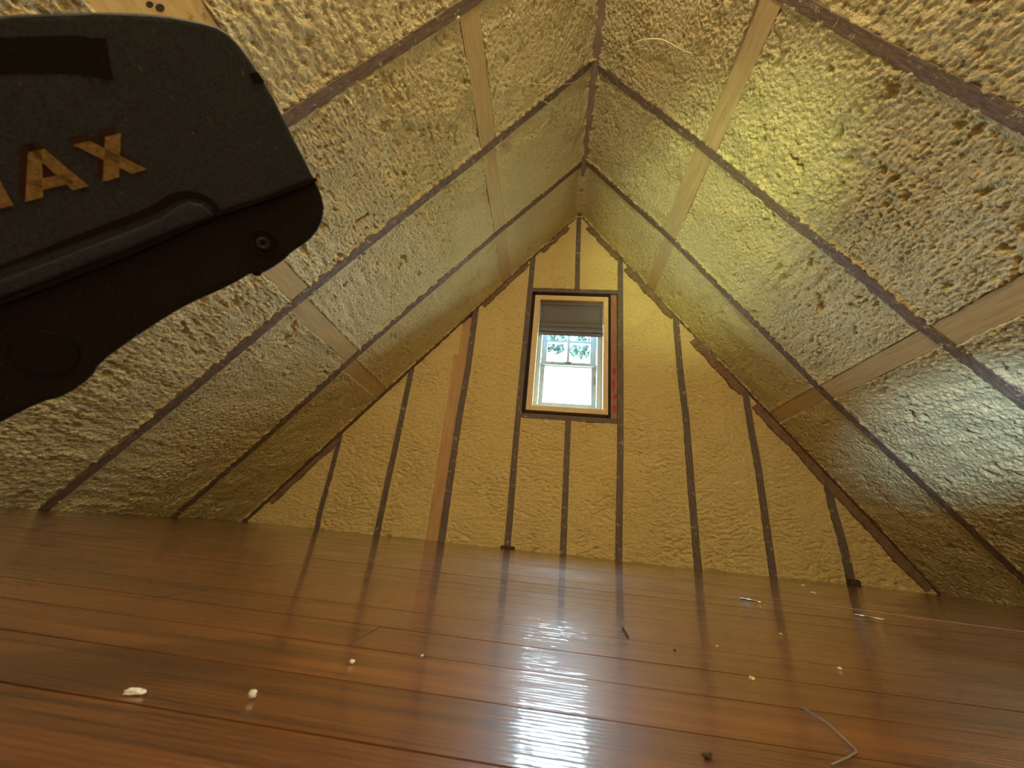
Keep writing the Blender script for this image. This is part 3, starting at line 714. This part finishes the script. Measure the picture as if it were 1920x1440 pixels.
gM = [[(0, 0), (0.24, 0), (0.24, 1), (0, 1)], [(0.76, 0), (1, 0), (1, 1), (0.76, 1)], [(0.0, 1), (0.28, 1), (0.62, 0.15), (0.38, 0.15)], [(0.72, 1), (1.0, 1), (0.62, 0.15), (0.38, 0.15)]]
hv = (-0.0112, 0.0075)
for g, nm, o_, w_ in ((gX, 'letter_x', (-0.0192, 0.0006), (0.0090, 0.0137)), (gA, 'letter_a', (-0.0335, -0.0200), (0.0117, 0.0165)), (gM, 'letter_m', (-0.0470, -0.0395), (0.0115, 0.0165))):
    hv = (-0.0112, 0.0075) if nm == 'letter_x' else (-0.0095, 0.0112)
    glyph(nm+'_shadow', g, (o_[0]-0.0022, o_[1]+0.0012), w_, hv, M_LETS, 0.0043)
    glyph(nm, g, o_, w_, hv, M_LET, 0.0047)
# handle, battery foot (beyond the left edge of the picture), resting on the floor
inv = M4.inverted()
def wp(p): return inv @ Vector(p)
gx = Vector((-0.475, -0.040, 0.0))
base_top = tool.matrix_world @ Vector((-0.060, -0.120, -0.016))
foot = Vector((base_top.x-0.02, base_top.y-0.03, 0.0))
tube('grip', [wp(base_top+Vector((0.01, 0.01, 0.02))), wp(base_top), wp((base_top+foot)/2), wp(foot+Vector((0, 0, 0.035)))], 0.017, M_RUB, tool, 14)
bb = box_mesh('battery', -0.038, 0.038, -0.055, 0.055, 0.0, 0.045, 0.006)
for v in bb.vertices: v.co = inv @ (Matrix.Rotation(0.9, 4, 'Z') @ v.co + foot)
link('battery', bb, M_BLACK, tool)

# ------------------------------------------------------------------ loose foam threads on the ceiling
def thread(pts, r, label):
    P = [Vector(p) for p in pts]; Q = []
    for i in range(len(P)-1):
        p0 = P[max(i-1, 0)]; p1 = P[i]; p2 = P[i+1]; p3 = P[min(i+2, len(P)-1)]
        for k in range(5):
            t = k/5; Q.append(0.5*((2*p1)+(p2-p0)*t+(2*p0-5*p1+4*p2-p3)*t*t+(-p0+3*p1-3*p2+p3)*t**3))
    Q.append(P[-1]); o = tube('foam_thread', Q, lambda f: r*(0.55+0.45*math.sin(math.pi*min(1, f*1.2+0.1))), M_STRAND)
    tag(o, label, 'foam thread', 'stray foam threads stuck to the ceiling')
def offp(side, pts, o=0.006):
    n = NL if side == 'L' else NR
    return [Vector(p)+n*(o if i in (0, len(pts)-1) else o+0.006) for i, p in enumerate(pts)]
thread(offp('R', [(0.165, 1.179, 2.407), (0.222, 1.126, 2.331), (0.282, 1.09, 2.252), (0.354, 1.079, 2.156), (0.393, 1.073, 2.103)]), 0.0035, 'pale curved foam thread on the right slope near the ridge, nearest bay')
thread(offp('L', [(-0.356, 1.21, 2.173), (-0.244, 1.303, 2.315), (-0.160, 1.36, 2.42), (-0.073, 1.413, 2.533)]), 0.0018, 'thin foam thread crossing the rafter just left of the ridge, upper one')
thread(offp('L', [(-0.369, 1.131, 2.157), (-0.350, 1.20, 2.19), (-0.335, 1.25, 2.205)]), 0.0018, 'short foam thread running down to the rafter left of the ridge')
thread(offp('L', [(-0.330, 1.29, 2.21), (-0.230, 1.42, 2.33), (-0.154, 1.538, 2.431), (-0.083, 1.693, 2.521)]), 0.0018, 'long bowed foam thread below the second rafter, ending near the ridge')
thread(offp('L', [(-0.306, 2.426, 2.237), (-0.26, 2.46, 2.30), (-0.212, 2.489, 2.356)], 0.012), 0.003, 'short foam thread in the corner above the gable window, left side')
thread(offp('L', [(-0.350, 2.36, 2.190), (-0.325, 2.38, 2.22), (-0.300, 2.40, 2.235)], 0.014), 0.003, 'lower of the two short foam threads above the gable window, left side')

# ------------------------------------------------------------------ debris on the floor
def crumb(x, y, sx_, sy_, sz_, m, label, seed, name='foam_crumb', cat='crumb', rot=0.0):
    bm = bmesh.new(); bmesh.ops.create_icosphere(bm, subdivisions=2, radius=1); rg = random.Random(seed)
    for v in bm.verts: v.co *= 1+rg.uniform(-0.28, 0.22)
    zmin = min(v.co.z for v in bm.verts)
    for v in bm.verts: v.co = Vector((v.co.x*sx_, v.co.y*sy_, (v.co.z-zmin)*sz_))
    me = bpy.data.meshes.new(name); bm.to_mesh(me); bm.free(); o = link(name, me, m); o.location = (x, y, 0.0); o.rotation_euler = (0, 0, rot)
    tag(o, label, cat); return o
o = crumb(-0.301, 0.191, 0.0045, 0.0016, 0.0012, M_CRUMB, 'long white foam crumb on the floor, at the lower left', 1, rot=0.3)
crumb(-0.255, 0.204, 0.0018, 0.0018, 0.0016, M_CRUMB, 'round white foam crumb on the floor right of the long white one', 2)
crumb(-0.237, 0.265, 0.0016, 0.0013, 0.0011, M_CRUMB, 'white foam crumb on the floor, middle left', 3)
crumb(-0.203, 0.295, 0.0010, 0.0010, 0.0008, M_CRUMB, 'tiny white foam crumb left of the window reflection', 4)
crumb(0.025, 0.345, 0.0018, 0.0016, 0.0012, M_CREAMC, 'cream foam crumb on the floor right of the window reflection', 5)
crumb(0.127, 0.413, 0.0018, 0.0013, 0.0010, M_CREAMC, 'cream foam crumb on the floor, the one farthest right', 6)
crumb(0.040, 0.443, 0.0014, 0.0012, 0.0009, M_CREAMC, 'small cream foam crumb on the floor right of the window reflection, the farther back', 7)
crumb(0.158, 0.559, 0.0020, 0.0010, 0.0008, M_CREAMC, 'flat cream foam flake on the floor below the right hand studs', 8)
crumb(0.690, 1.385, 0.0090, 0.0070, 0.0030, M_CREAMC, 'cream foam flake on the far floor before the right corner, nearer of two', 9)
crumb(0.897, 1.794, 0.0080, 0.0070, 0.0030, M_CREAMC, 'cream foam flake on the far floor before the right corner, farther of two', 10)
crumb(-0.053, 0.217, 0.0030, 0.0014, 0.0009, M_BARK, 'small dark wood chip on the floor at the bottom edge', 11, 'wood_chip', 'chip', 0.5)
crumb(-0.010, 0.405, 0.0012, 0.0010, 0.0007, M_BARK, 'tiny dark speck of wood beside the splinter', 12, 'wood_chip', 'chip')
def stick(pts, r, m, name, label, cat):
    o = tube(name, pts, r, m); tag(o, label, cat); return o
stick([(0.276, 0.929, 0.003), (0.290, 0.905, 0.004), (0.297, 0.888, 0.003)], 0.0018, M_STEEL, 'loose_nail', 'bright loose nail on the far floor in front of the right studs', 'nail')
stick([(0.450, 0.866, 0.003), (0.473, 0.830, 0.003)], 0.0014, M_STEEL, 'loose_nail', 'dull loose nail on the far floor nearer the right edge', 'nail')
stick([(-0.041, 0.478, 0.0010), (-0.043, 0.455, 0.0022), (-0.044, 0.433, 0.0010)], 0.0008, M_BARK, 'wood_splinter', 'thin dark wood splinter on the floor right of the window reflection', 'splinter')
stick([(0.031, 0.297, 0.0010), (0.030, 0.272, 0.0016), (0.025, 0.246, 0.0008), (0.0235, 0.243, 0.0008), (0.013, 0.234, 0.0010), (0.001, 0.225, 0.0010)], 0.00045, plain('grey_wire', (0.17, 0.155, 0.165), 0.45), 'bent_wire', 'thin grey bent wire lying on the floor at the lower right', 'wire')
